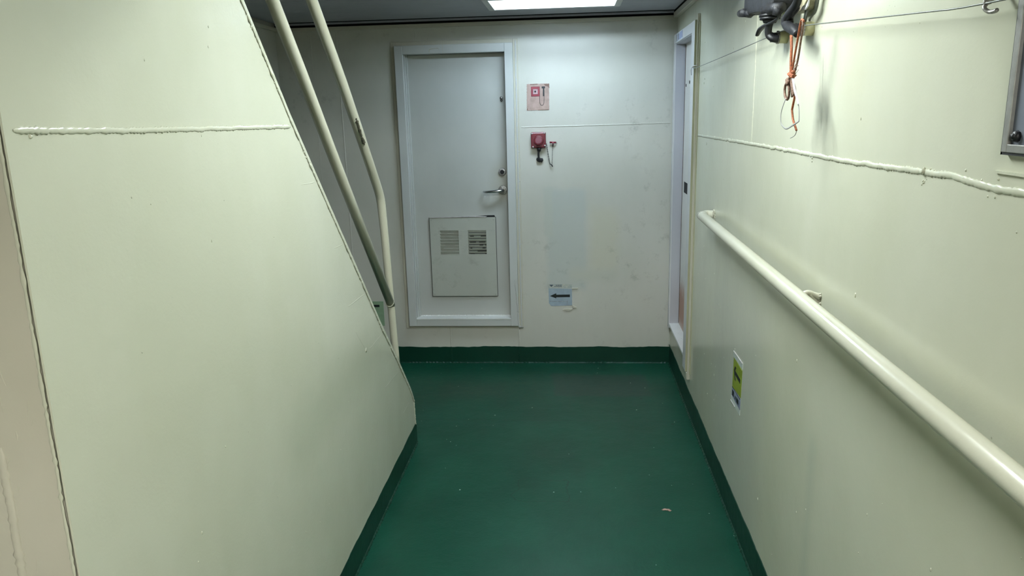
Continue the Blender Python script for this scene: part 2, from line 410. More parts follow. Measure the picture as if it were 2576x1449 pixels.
# deck above
bm = bmesh.new()
box(bm, -2.02, SX0, -1.6, 5.02, 2.40, 2.43); box(bm, SX1, .8, -1.6, 5.02, 2.40, 2.43)
box(bm, SX0, SX1, -1.6, SY0, 2.40, 2.43); box(bm, SX0, SX1, SY1, 5.02, 2.40, 2.43)
# stairwell shaft
for (x0, x1, y0, y1) in ((SX0-.02, SX0, SY0, SY1), (SX1, SX1+.02, SY0, SY1), (SX0, SX1, SY0-.02, SY0), (SX0, SX1, SY1, SY1+.02)):
    box(bm, x0, x1, y0, y1, ZC, 3.9)
box(bm, SX0-.02, SX1+.02, SY0-.02, SY1+.02, 3.9, 3.93)
link('deck_above', bm, M_DARK, ceiling)
bm = bmesh.new(); box(bm, -1.9, XR, 4.992, 4.999, 2.2635, 2.40); box(bm, .656, .664, -1.6, 4.992, 2.2685, 2.40); link('gap_shade', bm, M_DARK, ceiling)  # near-black strips paint the shade in the ceiling edge gaps
# trims along the top of the walls
bm = bmesh.new(); box(bm, -1.9, XR, 4.972, YB, 2.240, 2.262)
struct(link('trim_1', bm, M_TRIM, bevel=.002))
bm = bmesh.new(); box(bm, .638, XR, -1.6, 4.972, 2.246, 2.276)
struct(link('trim_2', bm, M_TRIM, bevel=.002))
bm = bmesh.new(); box(bm, -1.9, -1.874, 1.09, 4.972, 2.243, 2.265)
struct(link('trim_3', bm, M_TRIM, bevel=.002))

# green painted coamings
bm = bmesh.new()
prism(bm, [(-1.9, 0)]+wavy(0, -1.9, XR, .118, .008, 1.3)+[(XR, 0)], 1, YB-.003, YB)
bead(bm, [(-1.9, YB-.003, .001), (0, YB-.003, .001), (XR, YB-.003, .001)], (0, -.7, .7), .009, step=.012, lump=.5, seed=41)
for x, sd in ((-.841, 5), (-.365, 8)): bead(bm, [(x, YB-.003, .0), (x, YB-.003, .118)], (0, -1, 0), .006, step=.007, seed=sd)
struct(link('baseboard_back', bm, M_GREEN, smooth=False))
bm = bmesh.new()
prism(bm, [(-1.6, 0)]+wavy(0, -1.6, YB, .133, .009, 4.1)+[(YB, 0)], 0, XR-.003, XR)
bead(bm, [(XR-.003, -.5, .001), (XR-.003, 3, .001), (XR-.003, YB, .001)], (-.7, 0, .7), .010, step=.012, lump=.5, seed=44)
struct(link('baseboard_right', bm, M_GREEN))

# ------------------------------------------------------------------ door in the back wall
YL = 5.045
bm = bmesh.new(); box(bm, a0+.002, a1-.002, YL, YL+.035, b0+.002, b1-.002)
door1 = struct(link('door_1', bm, M_DOOR, bevel=.002))
door1['label'] = 'grey-cream steel cabin door with a louvred plate, set in the back wall'
# frame ring, standing proud of the bulkhead, with rebate steps
def ring(bm, x0, x1, z0, z1, X0, X1, Z0, Z1, y0, y1):
    box(bm, X0, x0, y0, y1, Z0, Z1); box(bm, x1, X1, y0, y1, Z0, Z1)
    box(bm, x0, x1, y0, y1, Z0, z0); box(bm, x0, x1, y0, y1, z1, Z1)
bm = bmesh.new(); ring(bm, a0, a1, b0, b1, -1.122, -.362, .274, 2.132, 4.968, YL+.03)
link('door_frame', bm, M_FRAME, door1, bevel=.003)
bm = bmesh.new(); ring(bm, -1.122, -.362, .274, 2.132, -1.148, -.330, .252, 2.158, 4.994, YB)
link('frame_flange', bm, M_TRIM, door1, bevel=.002)
bm = bmesh.new(); box(bm, a0, a0+.008, 5.0, YL, b0, b1); box(bm, a0+.008, a0+.016, 5.022, YL, b0, b1)
link('door_stop', bm, M_FRAME, door1, bevel=.002)
bm = bmesh.new(); box(bm, a0, a1, 4.966, YL, b0-.002, b0+.004)
bead(bm, [(a0+.01, YL-.002, b0+.006), (-.7, YL-.002, b0+.006), (a1, YL-.002, b0+.006)], (0, -.5, .8), .004, lump=.9, seed=51)
link('door_sill', bm, M_SILL, door1)
bm = bmesh.new()   # paint build-up at the frame's right side and the old closer mark on its head
bead(bm, [(-.345, 4.994, 2.15), (-.346, 4.994, 1.2), (-.343, 4.994, .26)], (0, -1, 0), .005, step=.009, lump=.5, seed=52)
bead(bm, [(-.38, 4.968, .60), (-.366, 4.968, .42), (-.36, 4.968, .27), (-.33, 4.99, .262)], (0, -1, 0), .005, step=.007, lump=.9, seed=53)
for k, (x, z) in enumerate(((-.338, 1.45), (-.337, .84), (-.338, 1.26))): sphere(bm, (x, 4.994, z), .005, (1, .6, 1), 2, .2, k)
link('paint_buildup', bm, M_FRAME, door1, True)
bm = bmesh.new()
tube(bm, [(-.893, 4.968, 2.088), (-.893, 4.968, 2.100), (-.885, 4.968, 2.106), (-.86, 4.968, 2.109), (-.838, 4.968, 2.111), (-.832, 4.968, 2.105)], .0022, 6, 4)
box(bm, -.807, -.805, 4.967, 4.969, 2.078, 2.132)
link('old_closer_mark', bm, M_TRIM, door1)
# louvred plate
vx0, vx1, vz0, vz1 = -.958, -.508, .472, 1.018
yf = YL-.012
GL = [(-.891, -.763, .765, .925, False), (-.699, -.574, .765, .930, True)]
bm = bmesh.new()
xs = [vx0, GL[0][0], GL[0][1], GL[1][0], GL[1][1], vx1]
box(bm, vx0, vx1, yf, yf+.003, vz0, GL[0][2]); box(bm, vx0, vx1, yf, yf+.003, .930, vz1)
box(bm, xs[0], xs[1], yf, yf+.003, .765, .930); box(bm, xs[2], xs[3], yf, yf+.003, .765, .930); box(bm, xs[4], xs[5], yf, yf+.003, .765, .930)
vent = link('louvre_plate', bm, M_VENT, door1, bevel=.001)
bm = bmesh.new(); ring(bm, vx0, vx1, vz0, vz1, vx0-.0035, vx1+.0035, vz0-.003, vz1+.002, yf+.002, yf+.004)
link('plate_gap_shade', bm, M_DULLD, vent)  # dark ring paints the shadow line round the louvre plate
for gx0, gx1, gz0, gz1, opened in GL:
    n = 8; h = (.930-.765)/n
    bm = bmesh.new()
    for i in range(n):
        zt = .930-i*h; zb = zt-h
        gap = .004 if opened else .0012
        v = [bm.verts.new(c) for c in ((gx0, yf+.001, zt), (gx1, yf+.001, zt), (gx1, yf+.010, zb+gap+.001), (gx0+.004, yf+.010, zb+gap+.001))]
        bm.faces.new(v)
        v = [bm.verts.new(c) for c in ((gx0, yf+.0012, zt), (gx0+.004, yf+.010, zb+gap), (gx0, yf+.001, zb))]; bm.faces.new(v)
        # broken, bright lower lip
        x = gx0
        while x < gx1:
            L = random.uniform(.012, .05)
            if random.random() < (.75 if opened else .8):
                box(bm, x, min(x+L, gx1), yf-.0015, yf+.007, zb-.0005, zb+.0016)
            x += L
    link('louvre_slats', bm, M_VENT, vent)
    bm = bmesh.new(); box(bm, gx0, gx1, yf+.0105, yf+.0115, .765, .930)
    link('vent_opening', bm, M_DARK if opened else M_VENT, vent)  # dark sheet behind the open slats replaces the shade in there
bm = bmesh.new()
for (x, z) in ((-.945, .486), (-.521, .486), (-.521, 1.004), (-.945, 1.004)): cyl(bm, (x, yf, z), (x, yf-.002, z), .005, .004, 12)
link('screw', bm, M_VENT, vent, True)
bm = bmesh.new(); prism(bm, [(vx0, 1.020), (-.66, 1.028), (-.565, 1.024), (-.575, 1.019), (-.66, 1.022), (vx0, 1.018)], 1, yf-.004, yf+.004)
link('lifted_sealant', bm, M_BOLT, vent)
bm = bmesh.new(); prism(bm, [(-.62, 1.019), (-.63, 1.026), (-.56, 1.030), (-.515, 1.030), (-.511, 1.019)], 1, yf+.010, YL-.0005)
link('sealant_gap', bm, M_DARK, vent)
# deadlock
lx, lz = -.454, 1.318
bm = bmesh.new(); cyl(bm, (lx, YL, lz), (lx, YL-.012, lz), .027, .023, 28)
lock = link('deadlock', bm, M_DULL, door1, True, bevel=.001)
bm = bmesh.new(); cyl(bm, (lx, YL-.012, lz), (lx, YL-.016, lz), .014, .012, 20); box(bm, lx-.002, lx+.002, YL-.018, YL-.015, lz-.008, lz+.008)
link('key_cylinder', bm, M_BLACK, lock)
# lever handle
hx, hz = -.452, 1.198
bm = bmesh.new(); cyl(bm, (hx, YL, hz), (hx, YL-.008, hz), .031, .029, 32)
hs = link('handle_rose', bm, M_DULL, door1, True, bevel=.001)
bm = bmesh.new()
tube(bm, [(hx, YL-.006, hz), (hx, YL-.038, hz), (hx-.008, YL-.056, hz), (hx-.035, YL-.062, hz-.001), (hx-.075, YL-.064, hz-.004), (hx-.108, YL-.058, hz-.006), (hx-.124, YL-.040, hz-.007), (hx-.127, YL-.020, hz-.007)],
     [.012, .011, .0105, .010, .0085, .0075, .007, .006], 14, 6)
link('lever_handle', bm, M_STEEL, hs, True)
# spyhole cover
bm = bmesh.new(); sphere(bm, (-.447, YL-.003, 1.795), .010, (1, .6, 1.1), 2, .3, 3)
k1 = link('door_hook', bm, M_DULL, door1, True)
bm = bmesh.new(); tube(bm, [(-.455, YL-.008, 1.797), (-.447, YL-.014, 1.790), (-.440, YL-.012, 1.780), (-.446, YL-.008, 1.774), (-.454, YL-.006, 1.780)], .0022, 8, 5)
link('hook_wire', bm, M_BLACK, k1, True)

# ------------------------------------------------------------------ door in the right wall
y0, y1, z0, z1 = D2['y0'], D2['y1'], D2['z0'], D2['z1']
XL = .712
bm = bmesh.new(); box(bm, XL, XL+.03, y0, y1, z0, z1)
door2 = struct(link('door_2', bm, paint('worn_white_door', lin(196, 194, 186), lin(214, 212, 206), rough=.4, specks=False, chips=False, patches=[((.71, 4.8, .44), (None, None, .14), lin(168, 128, 106), .06, .08)]), bevel=.001))
door2['label'] = 'worn white door set back in a frame in the right-hand wall'
bm = bmesh.new()
box(bm, .645, XR, y0-.10, y0, .230, 2.1455)           # near post, proud of the wall
np_ = link('frame_post', bm, M_FRAME2, door2, bevel=.002)
bm = bmesh.new(); box(bm, .6455, XR, y0-.1015, y0-.1, .2305, 2.145)
link('olive_edge', bm, M_POST, np_)
bm = bmesh.new(); box(bm, .646, XR, y1, y1+.055, z0-.03, z1); box(bm, .646, XR, y0+.0005, y1+.055, z1, 2.145)
link('frame_head', bm, M_FRAME2, door2, bevel=.002)
bm = bmesh.new(); box(bm, XR-.012, XL+.03, y1-.002, y1+.004, z0, z1); box(bm, XR-.012, XL+.03, y0, y1, z1-.004, z1+.002); box(bm, XR-.012, XL+.03, y0-.004, y0+.002, z0, z1)
link('jamb_lining', bm, M_JAMB, door2)
bm = bmesh.new(); box(bm, .648, XL+.03, y0, y1, z0-.012, z0+.003)
link('door_sill', bm, M_SILL, door2, bevel=.001)
bm = bmesh.new(); box(bm, XL-.002, XL, y1-.012, y1-.004, z0+.01, z1-.01)
link('hinge_gap', bm, plain('rusty_gap', lin(110, 88, 74), .8, 0, 14, lin(60, 52, 46)), door2)
bm = bmesh.new(); box(bm, XL-.001, XL+.001, 4.66, 4.845, 1.185, 1.252)
link('latch_hole', bm, M_DARK, door2)  # near-black plate on the leaf, painted shade of the latch hole
bm = bmesh.new()
for (y, z, r) in ((4.875, 1.838, .009), (4.735, 1.852, .010)): cyl(bm, (XL, y, z), (XL-.002, y, z), r, r, 10)
link('screw_hole', bm, M_DARK, door2)
bm = bmesh.new(); box(bm, .650, XR, 4.116, 4.124, .20, 2.17)
link('flat_bar', bm, M_TRIM, door2, bevel=.001)
bm = bmesh.new(); box(bm, .660, XR, 4.102, 4.114, .235, 2.13)
link('bar_gap_shade', bm, M_POST, door2)  # olive strip takes the place of the shadow gap beside the bar
bm = bmesh.new(); cyl(bm, (.655, 4.14, .235), (.655, 4.14, .195), .010, .006, 10)
link('post_foot', bm, M_TRIM, door2)
# label on the door head
bm = bmesh.new(); box(bm, .6448, .646, 4.60, 4.86, 2.094, 2.141)
lab = link('door_label', bm, M_LABEL, door2)
bm = bmesh.new()
box(bm, .6443, .6449, 4.835, 4.850, 2.098, 2.134); box(bm, .6443, .6449, 4.762, 4.785, 2.100, 2.134); box(bm, .6443, .6449, 4.61, 4.622, 2.10, 2.139)
link('label_figures', bm, M_NAVY, lab)
bm = bmesh.new(); prism(bm, [(4.745, 2.098), (4.64, 2.100), (4.63, 2.137), (4.70, 2.138), (4.74, 2.125)], 0, .6443, .6449)
link('label_stamp', bm, M_HATCHP, lab)

# ------------------------------------------------------------------ stairs: side plate, stringer, rails, treads
st = empty('ship_stairs', (-1.2, 2.6, 0), 'cream steel stairs with solid side plate and tubular handrail on the left', 'stairs')
edge = [(3.692, 0), (3.692, .105), (3.679, .255), (3.618, .334), (3.363, .590), (3.114, .826), (2.813, 1.135), (2.536, 1.414), (2.247, 1.708), (2.138, 1.828), (1.985, 1.996), (1.70, 2.283)]
SCARS = [(2.54, 1.254, 2.663, 1.251), (2.644, 1.016, 2.883, 1.007), (2.893, .774, 3.121, .772), (2.724, .896, 2.834, .794), (3.095, .529, 3.36, .511), (3.396, .280, 3.564, .279), (1.844, .712, 1.875, .72), (2.27, 1.50, 2.40, 1.497)]
def densify(e, step, amp, seed):
    out = []
    for (a, b) in zip(e, e[1:]):
        L = math.hypot(b[0]-a[0], b[1]-a[1]); n = max(1, int(L/step))
        for i in range(n):
            t = i/n; k = amp*noise.noise(Vector((len(out)*.45, seed, 0)))
            out.append((a[0]+(b[0]-a[0])*t+k*.7, a[1]+(b[1]-a[1])*t+k*.7))
    out.append(e[-1]); return out
def inset(e, d):
    out = []
    for i, (y, z) in enumerate(e):
        a = e[max(i-1, 0)]; b = e[min(i+1, len(e)-1)]
        ty, tz = b[0]-a[0], b[1]-a[1]; L = math.hypot(ty, tz); out.append((y-tz/L*d, z-(-ty)/L*d) if False else (y-abs(tz)/L*d, z-abs(ty)/L*d*(1 if 0 < i < len(e)-1 else 0)))
    return out
ie = inset(edge, .021); ie[0] = (ie[1][0], 0)
dn = densify(ie, .008, .0018, 2)
bm = bmesh.new(); prism(bm, [(1.066, 0)]+dn+[(1.066, 2.283)], 0, XP-.0035, XP)
plate = link('side_plate', bm, M_STAIR, st)
bm = bmesh.new(); prism(bm, [(1.09, 0)]+densify(edge, .02, .0006, 7)+[(1.09, 2.283)], 0, XP-.019, XP-.0035)
link('stringer', bm, M_STAIR, st)
bm = bmesh.new()
E3 = [(XP, y-.001, z-.001) for (y, z) in ie[1:]]
bead(bm, E3, (1, .3, .3), .0052, step=.005, lump=.9, wob=.004, seed=61, lift=.6)
for k in range(520):
    i = random.randrange(len(dn)); y, z = dn[i]
    if z < .12 or z > 2.25: continue
    d = abs(random.gauss(0, .0035)); sphere(bm, (XP, y-d*.7, z-d*.7), random.uniform(.0012, .0034), (.8, 1, 1), 1, .4, k)
link('edge_weld', bm, M_STAIR, st, True)
bm = bmesh.new()
bead(bm, [(XP, 1.085, 1.692), (XP, 1.42, 1.684), (XP, 1.8, 1.680), (XP, 2.225, 1.676)], (1, 0, 0), .0058, step=.0055, lump=.4, wob=.002, seed=65)
sphere(bm, (XP, 1.12, 1.682), .004, (.7, 1, 1), 1, .3, 2)
link('weld_seam', bm, M_STAIR, st, True)
bm = bmesh.new()   # lugs hidden under paint: short raised diagonal scars, and drips
for (ya, za, yb, zb) in SCARS:
    bead(bm, [(XP, ya, za), (XP, yb, zb)], (1, 0, 0), .0016, step=.01, lump=.3, seed=ya, lift=.3)
sphere(bm, (XP, 2.845, .785), .010, (.25, 1.2, 1), 2, .5, 1)
for k in range(60):
    y = random.uniform(1.1, 3.2); z = random.uniform(.2, 2.1)
    if y+z > 3.85: continue
    sphere(bm, (XP, y, z), random.uniform(.0012, .0026), (.7, 1, random.uniform(1, 2)), 1, .4, k)
link('paint_drips', bm, M_STAIR, st, True)['kind'] = 'stuff'
bm = bmesh.new()   # green paint carried up the foot of the plate
top = [(y, z) for y, z in wavy(0, 1.07, 3.66, .117, .006, 8.2)]
prism(bm, [(1.07, 0)]+top+[(3.6755, .104), (3.683, .100), (3.683, 0)], 0, XP, XP+.0015)
bead(bm, [(XP+.001, 1.07, .001), (XP+.001, 2.4, .001), (XP+.001, 3.69, .001)], (.7, 0, .7), .010, step=.012, lump=.5, seed=68)
link('painted_foot', bm, M_GREEN, st)
# near corner lip of the plate
bm = bmesh.new(); bead(bm, [(XP-.009, 1.066, .02), (XP-.010, 1.066, 1.0), (XP-.009, 1.066, 2.27)], (-.3, -1, 0), .0035, step=.008, lump=.8, seed=69)
link('corner_weld', bm, M_STAIR, st, True)
XH = -.850
bm = bmesh.new(); tube(bm, [(XH, 3.400, .830), (XH, 2.735, 1.515), (XH, 2.433, 1.832), (XH, 2.222, 2.045), (XH, 1.45, 2.83)], .0195, 20, 1)
link('mid_rail', bm, M_RAIL, st, True)
bm = bmesh.new()
tube(bm, [(XH, 1.75, 2.93), (XH, 2.30, 2.365), (XH, 2.584, 2.082), (XH, 2.864, 1.826), (XH, 3.184, 1.50), (XH, 3.300, 1.378), (XH, 3.332, 1.325), (XH, 3.345, 1.265), (XH, 3.363, 1.15), (XH, 3.398, .83), (XH, 3.437, .50)],
     [.0195, .0195, .0195, .0195, .0195, .0195, .0195, .0190, .018, .0175, .0175], 20, 3)
link('top_rail_and_post', bm, M_RAIL, st, True)
bm = bmesh.new()
for k in range(22):
    t = 2*math.pi*k/22; sphere(bm, (XH+.0185*math.cos(t), 3.378+.012*math.sin(t), .858+.020*math.sin(t)*.9-.010), .0030, (1, 1, 1), 1, .5, k)
link('rail_weld', bm, M_RAIL, st, True)
bm = bmesh.new()   # bare scraped patch under the top rail
bead(bm, [(XH+.012, 2.975, 1.695), (XH+.013, 3.03, 1.632), (XH+.013, 3.075, 1.586)], (.6, -.55, -.6), .005, step=.006, lump=.9, seed=70)
link('scrape', bm, plain('bare_scrape', lin(96, 94, 78), .6, 0, 60, lin(50, 48, 40)), st, True)
bm = bmesh.new(); prism(bm, [(1.09, 0)]+edge+[(1.09, 2.283)], 0, -1.70, -1.69)
link('stringer', bm, M_STAIR, st)
tr0 = None
for i in range(9):
    bm = bmesh.new(); zt = .280+i*.243; yt = 3.66-i*.238
    if zt > 2.2: continue
    box(bm, -1.69, XP-.019, yt-.26, yt-.06, zt-.012, zt); box(bm, -1.69, XP-.019, yt-.066, yt-.06, zt-.04, zt-.012)
    link('tread', bm, M_GREEN, st)

# ------------------------------------------------------------------ ceiling lamps
def lamp(x0, x1, y0, y1, matl, label, refl):
    t = empty('ceiling_light', ((x0+x1)/2, (y0+y1)/2, ZC), label, 'ceiling light')
    bm = bmesh.new(); ring2 = .026
    zt, zb = ZC+.100, ZC-.016
    for (a, b, c, d) in ((x0-.008, x0+ring2, y0-.008, y1+.008), (x1-ring2, x1+.008, y0-.008, y1+.008), (x0+ring2, x1-ring2, y0-.008, y0+ring2), (x0+ring2, x1-ring2, y1-ring2, y1+.008)):
        box(bm, a, b, c, d, zb, ZC)
    for (a, b, c, d) in ((x0, x0+.004, y0, y1), (x1-.004, x1, y0, y1), (x0, x1, y0, y0+.004), (x0, x1, y1-.004, y1)):
        box(bm, a, b, c, d, ZC, zt)
    box(bm, x0, x1, y0, y1, zt, zt+.004)
    link('lamp_housing', bm, M_FRAME, t, bevel=.003)
    bm = bmesh.new()      # white reflector lining
    a, b, c, d, zr = x0+ring2-.006, x1-ring2+.006, y0+ring2-.006, y1-ring2+.006, ZC+.072
    for (p, q, u, v) in ((a, a+.003, c, d), (b-.003, b, c, d), (a, b, c, c+.003), (a, b, d-.003, d)): box(bm, p, q, u, v, ZC-.004, zr)
    box(bm, a, b, c, d, zr, zr+.003)
    link('reflector', bm, refl, t)
    for yy in (y0+(y1-y0)*.32, y0+(y1-y0)*.68):
        bm = bmesh.new(); cyl(bm, (a+.03, yy, ZC+.044), (b-.03, yy, ZC+.044), .0135, .0135, 20)
        tb = link('fluorescent_tube', bm, matl, t, True)
        for xa, xb in ((a+.004, a+.034), (b-.034, b-.004)):
            bm = bmesh.new(); cyl(bm, (xa, yy, ZC+.044), (xb, yy, ZC+.044), .0145, .0145, 16)
            link('tube_cap', bm, M_BOLT, tb, True)
    return t
lamp(FX0, FX1, FY0, FY1, M_FAR, 'lit rectangular fluorescent light set in the ceiling in front of the back wall door', M_REFL)
lamp(NX0, NX1, NY0, NY1, M_NEAR, 'lit rectangular fluorescent light overhead in the near half of the passage', M_REFLG)
lamp(RX0, RX1, RY0, RY1, M_REAR, 'added fill light built as a rectangular fluorescent, unseen behind the viewer', M_REFLG)

# ------------------------------------------------------------------ handrail on the right wall
hr = empty('wall_handrail', (XR, 2.4, 1.19), 'long cream tubular handrail welded along the right-hand wall', 'handrail')
bm = bmesh.new()
tube(bm, [(XR, 3.470, 1.222), (.640, 3.490, 1.222), (.618, 3.530, 1.219), (.609, 3.50, 1.208), (.609, 3.40, 1.202), (.609, 2.05, 1.192), (.609, 1.0, 1.188), (.609, .35, 1.186)] if False else
     [(XR, 3.560, 1.215), (.640, 3.575, 1.215), (.618, 3.565, 1.213), (.610, 3.530, 1.211), (.609, 3.45, 1.209), (.609, 2.05, 1.195), (.609, 1.0, 1.188), (.609, .35, 1.186)],
     [.019, .020, .021, .0215, .0215, .022, .022, .022], 24, 5)
link('rail', bm, M_RAIL, hr, True)
for y in (2.03, .55):
    bm = bmesh.new(); tube(bm, [(.612, y, 1.200), (.632, y-.002, 1.210), (.648, y-.004, 1.206), (XR, y-.006, 1.198)], [.007, .007, .007, .009], 10, 5)
    tube(bm, [(.640, y-.004, 1.206), (.650, y-.004, 1.190), (XR, y-.006, 1.180)], .006, 8, 4)
    for k in range(12): sphere(bm, (XR-.002, y-.006+random.uniform(-.012, .012), 1.192+random.uniform(-.018, .018)), .0045, (1, 1, 1), 1, .6, k)
    link('bracket', bm, M_RAIL, hr, True)
bm = bmesh.new()
for k in range(14):
    t = 2*math.pi*k/14; sphere(bm, (XR-.002, 3.560+.021*math.cos(t), 1.215+.021*math.sin(t)), .0045, (1, 1, 1), 1, .4, k)
link('end_weld', bm, M_RAIL, hr, True)

# ------------------------------------------------------------------ fire alarm sign, call point and hammer on the back wall
zx = lambda v: -.28+(v-245)*.000472
zz = lambda v: 1.88-(v-167)*.000472
sg = empty('fire_alarm_sign', (zx(400), YB, zz(340)), 'tan sign on the back wall printed with a red square button and black hammer', 'sign')
def ragged(pts, step, amp, seed):
    out = []
    n = len(pts)
    for i in range(n):
        a, b = pts[i], pts[(i+1) % n]; L = math.hypot(b[0]-a[0], b[1]-a[1]); k = max(1, int(L/step))
        for j in range(k):
            t = j/k; q = noise.noise(Vector((len(out)*.8, seed, 0)))*amp
            nx, nz = (b[1]-a[1])/L, -(b[0]-a[0])/L
            out.append((a[0]+(b[0]-a[0])*t+nx*q, a[1]+(b[1]-a[1])*t+nz*q))
    return out
bm = bmesh.new(); prism(bm, ragged([(zx(250), zz(175)), (zx(552), zz(175)), (zx(552), zz(522)), (zx(245), zz(526))], .005, .0035, 1), 1, YB-.002, YB)
link('plaque', bm, M_TAN, sg)
M_DIRT = plain('brown_dirt', lin(120, 92, 80), .7)
for poly, stp, amp, sd in (([(480, 180), (555, 178), (556, 240), (535, 215), (500, 205)], .004, .002, 3), ([(248, 495), (262, 500), (258, 524), (247, 524)], .004, .001, 5),
                           ([(400, 517), (545, 515), (545, 523), (400, 524)], .004, .001, 6), ([(290, 178), (400, 174), (400, 186), (300, 190)], .004, .002, 7)):
    bm = bmesh.new(); prism(bm, ragged([(zx(a), zz(b)) for a, b in poly], stp, amp, sd), 1, YB-.0026, YB-.002); link('dirt_patch', bm, M_DIRT, sg)
def rect_ring(bm, x0, x1, z0_, z1_, t, ya, yb):
    ring(bm, x0+t, x1-t, z0_+t, z1_-t, x0, x1, z0_, z1_, ya, yb)
bm = bmesh.new(); box(bm, zx(308), zx(424), YB-.0028, YB-.002, zz(339), zz(213)); link('red_square', bm, M_REDINK, sg)
bm = bmesh.new(); rect_ring(bm, zx(306), zx(426), zz(341), zz(211), .0018, YB-.0031, YB-.002); rect_ring(bm, zx(330), zx(402), zz(314), zz(241), .0015, YB-.0033, YB-.0027); link('square_outline', bm, plain('maroon_print', lin(80, 20, 34), .5), sg)
bm = bmesh.new(); box(bm, zx(334), zx(398), YB-.0031, YB-.0027, zz(310), zz(245)); link('inner_square', bm, M_PINK, sg)
bm = bmesh.new()
cyl(bm, (zx(364), YB-.0030, zz(277)), (zx(364), YB-.0036, zz(277)), .0062, .0062, 20); link('button_dot', bm, M_INK, sg)
bm = bmesh.new()
box(bm, zx(452), zx(498), YB-.0028, YB-.002, zz(238), zz(211)); box(bm, zx(468), zx(488), YB-.0028, YB-.002, zz(340), zz(238))
tube(bm, [(zx(a), YB-.0024, zz(b)) for a, b in ((421, 340), (421, 390), (425, 430), (437, 455), (452, 460), (468, 455), (479, 430), (482, 390), (483, 340))], .0013, 6, 5)
link('hammer_print', bm, M_INK, sg)

cp = empty('fire_call_point', (zx(400), YB, zz(920)), 'red square fire alarm call point with round button and chain on the back wall', 'alarm button')
bm = bmesh.new(); box(bm, zx(297), zx(500), YB-.040, YB, zz(1028), zz(816)); link('call_point_body', bm, M_RED, cp, bevel=.008)
bm = bmesh.new(); cyl(bm, (zx(403), YB-.040, zz(925)), (zx(403), YB-.055, zz(925)), .034, .031, 36); link('boss', bm, M_RED, cp, True, bevel=.002)
bm = bmesh.new(); cyl(bm, (zx(403), YB-.054, zz(925)), (zx(403), YB-.057, zz(925)), .022, .021, 32); link('glass_disc', bm, M_LENS, cp)
for (a, b) in ((312, 835), (482, 830), (325, 1012), (487, 998)):
    bm = bmesh.new(); cyl(bm, (zx(a), YB-.0395, zz(b)), (zx(a), YB-.043, zz(b)), .0055, .004, 12); link('screw', bm, M_BOLT, cp, True)
bm = bmesh.new(); cyl(bm, (zx(405), YB-.022, zz(1025)), (zx(405), YB-.022, zz(1075)), .016, .012, 18); link('cable_gland', bm, M_BLACK, cp, True)
bm = bmesh.new(); tube(bm, [(zx(405), YB-.022, zz(1070)), (zx(398), YB-.024, zz(1110)), (zx(400), YB-.024, zz(1160)), (zx(408), YB-.018, zz(1195)), (zx(410), YB, zz(1205))], .0065, 10, 5)
sphere(bm, (zx(412), YB-.010, zz(1195)), .017, (1.1, .7, .9), 2, .7, 3); sphere(bm, (zx(385), YB-.008, zz(1180)), .010, (1, .8, 1), 2, .7, 4); sphere(bm, (zx(436), YB-.008, zz(1200)), .010, (1, .8, 1.4), 2, .7, 5)
link('cable', bm, M_BLACK, cp, True)
ham = empty('glass_hammer', (zx(597), YB, zz(960)), 'small red T-shaped hammer hanging by a chain right of the call point', 'hammer')
bm = bmesh.new(); cyl(bm, (zx(552), YB-.018, zz(957)), (zx(642), YB-.018, zz(962)), .0058, .0058, 14); cyl(bm, (zx(597), YB-.018, zz(962)), (zx(598), YB-.018, zz(985)), .0065, .005, 12); link('hammer_head', bm, M_RED, ham, True)
bm = bmesh.new(); tube(bm, [(zx(598), YB-.018, zz(982)), (zx(595), YB-.018, zz(1015))], [.0045, .003], 10, 2); link('neck', bm, M_BLACK, ham, True)
bm = bmesh.new(); tube(bm, [(zx(595), YB-.018, zz(1012)), (zx(587), YB-.018, zz(1120)), (zx(582), YB-.018, zz(1250))], .0016, 8, 4); link('hammer_shaft', bm, M_DULL, ham, True)
bm = bmesh.new(); tube(bm, [(zx(560), YB, zz(985)), (zx(556), YB-.012, zz(975)), (zx(575), YB-.02, zz(978)), (zx(612), YB-.02, zz(975)), (zx(640), YB-.012, zz(965)), (zx(650), YB, zz(968))], .0016, 8, 4); link('hammer_clip', bm, M_BOLT, ham, True)
bm = bmesh.new()
cpts = smooth_path([(zx(507), YB-.022, zz(970)), (zx(520), YB-.016, zz(1060)), (zx(540), YB-.012, zz(1190)), (zx(553), YB-.014, zz(1250)), (zx(575), YB-.018, zz(1262)), (zx(588), YB-.018, zz(1288))], 8)
for i, q in enumerate(cpts[:-1]):
    d = (cpts[i+1]-q); mid = q+d*.5; s = Vector((1, 0, 0)) if i % 2 else Vector((0, 1, 0)); L = d.length*.68; dn_ = d.normalized()
    s = (s-dn_*s.dot(dn_)).normalized(); ringp = [mid+dn_*math.cos(t)*L+s*math.sin(t)*.0028 for t in [2*math.pi*k/8 for k in range(9)]]
    tube(bm, ringp, .0011, 5, 0)
link('chain', bm, M_BLACK, ham, True)

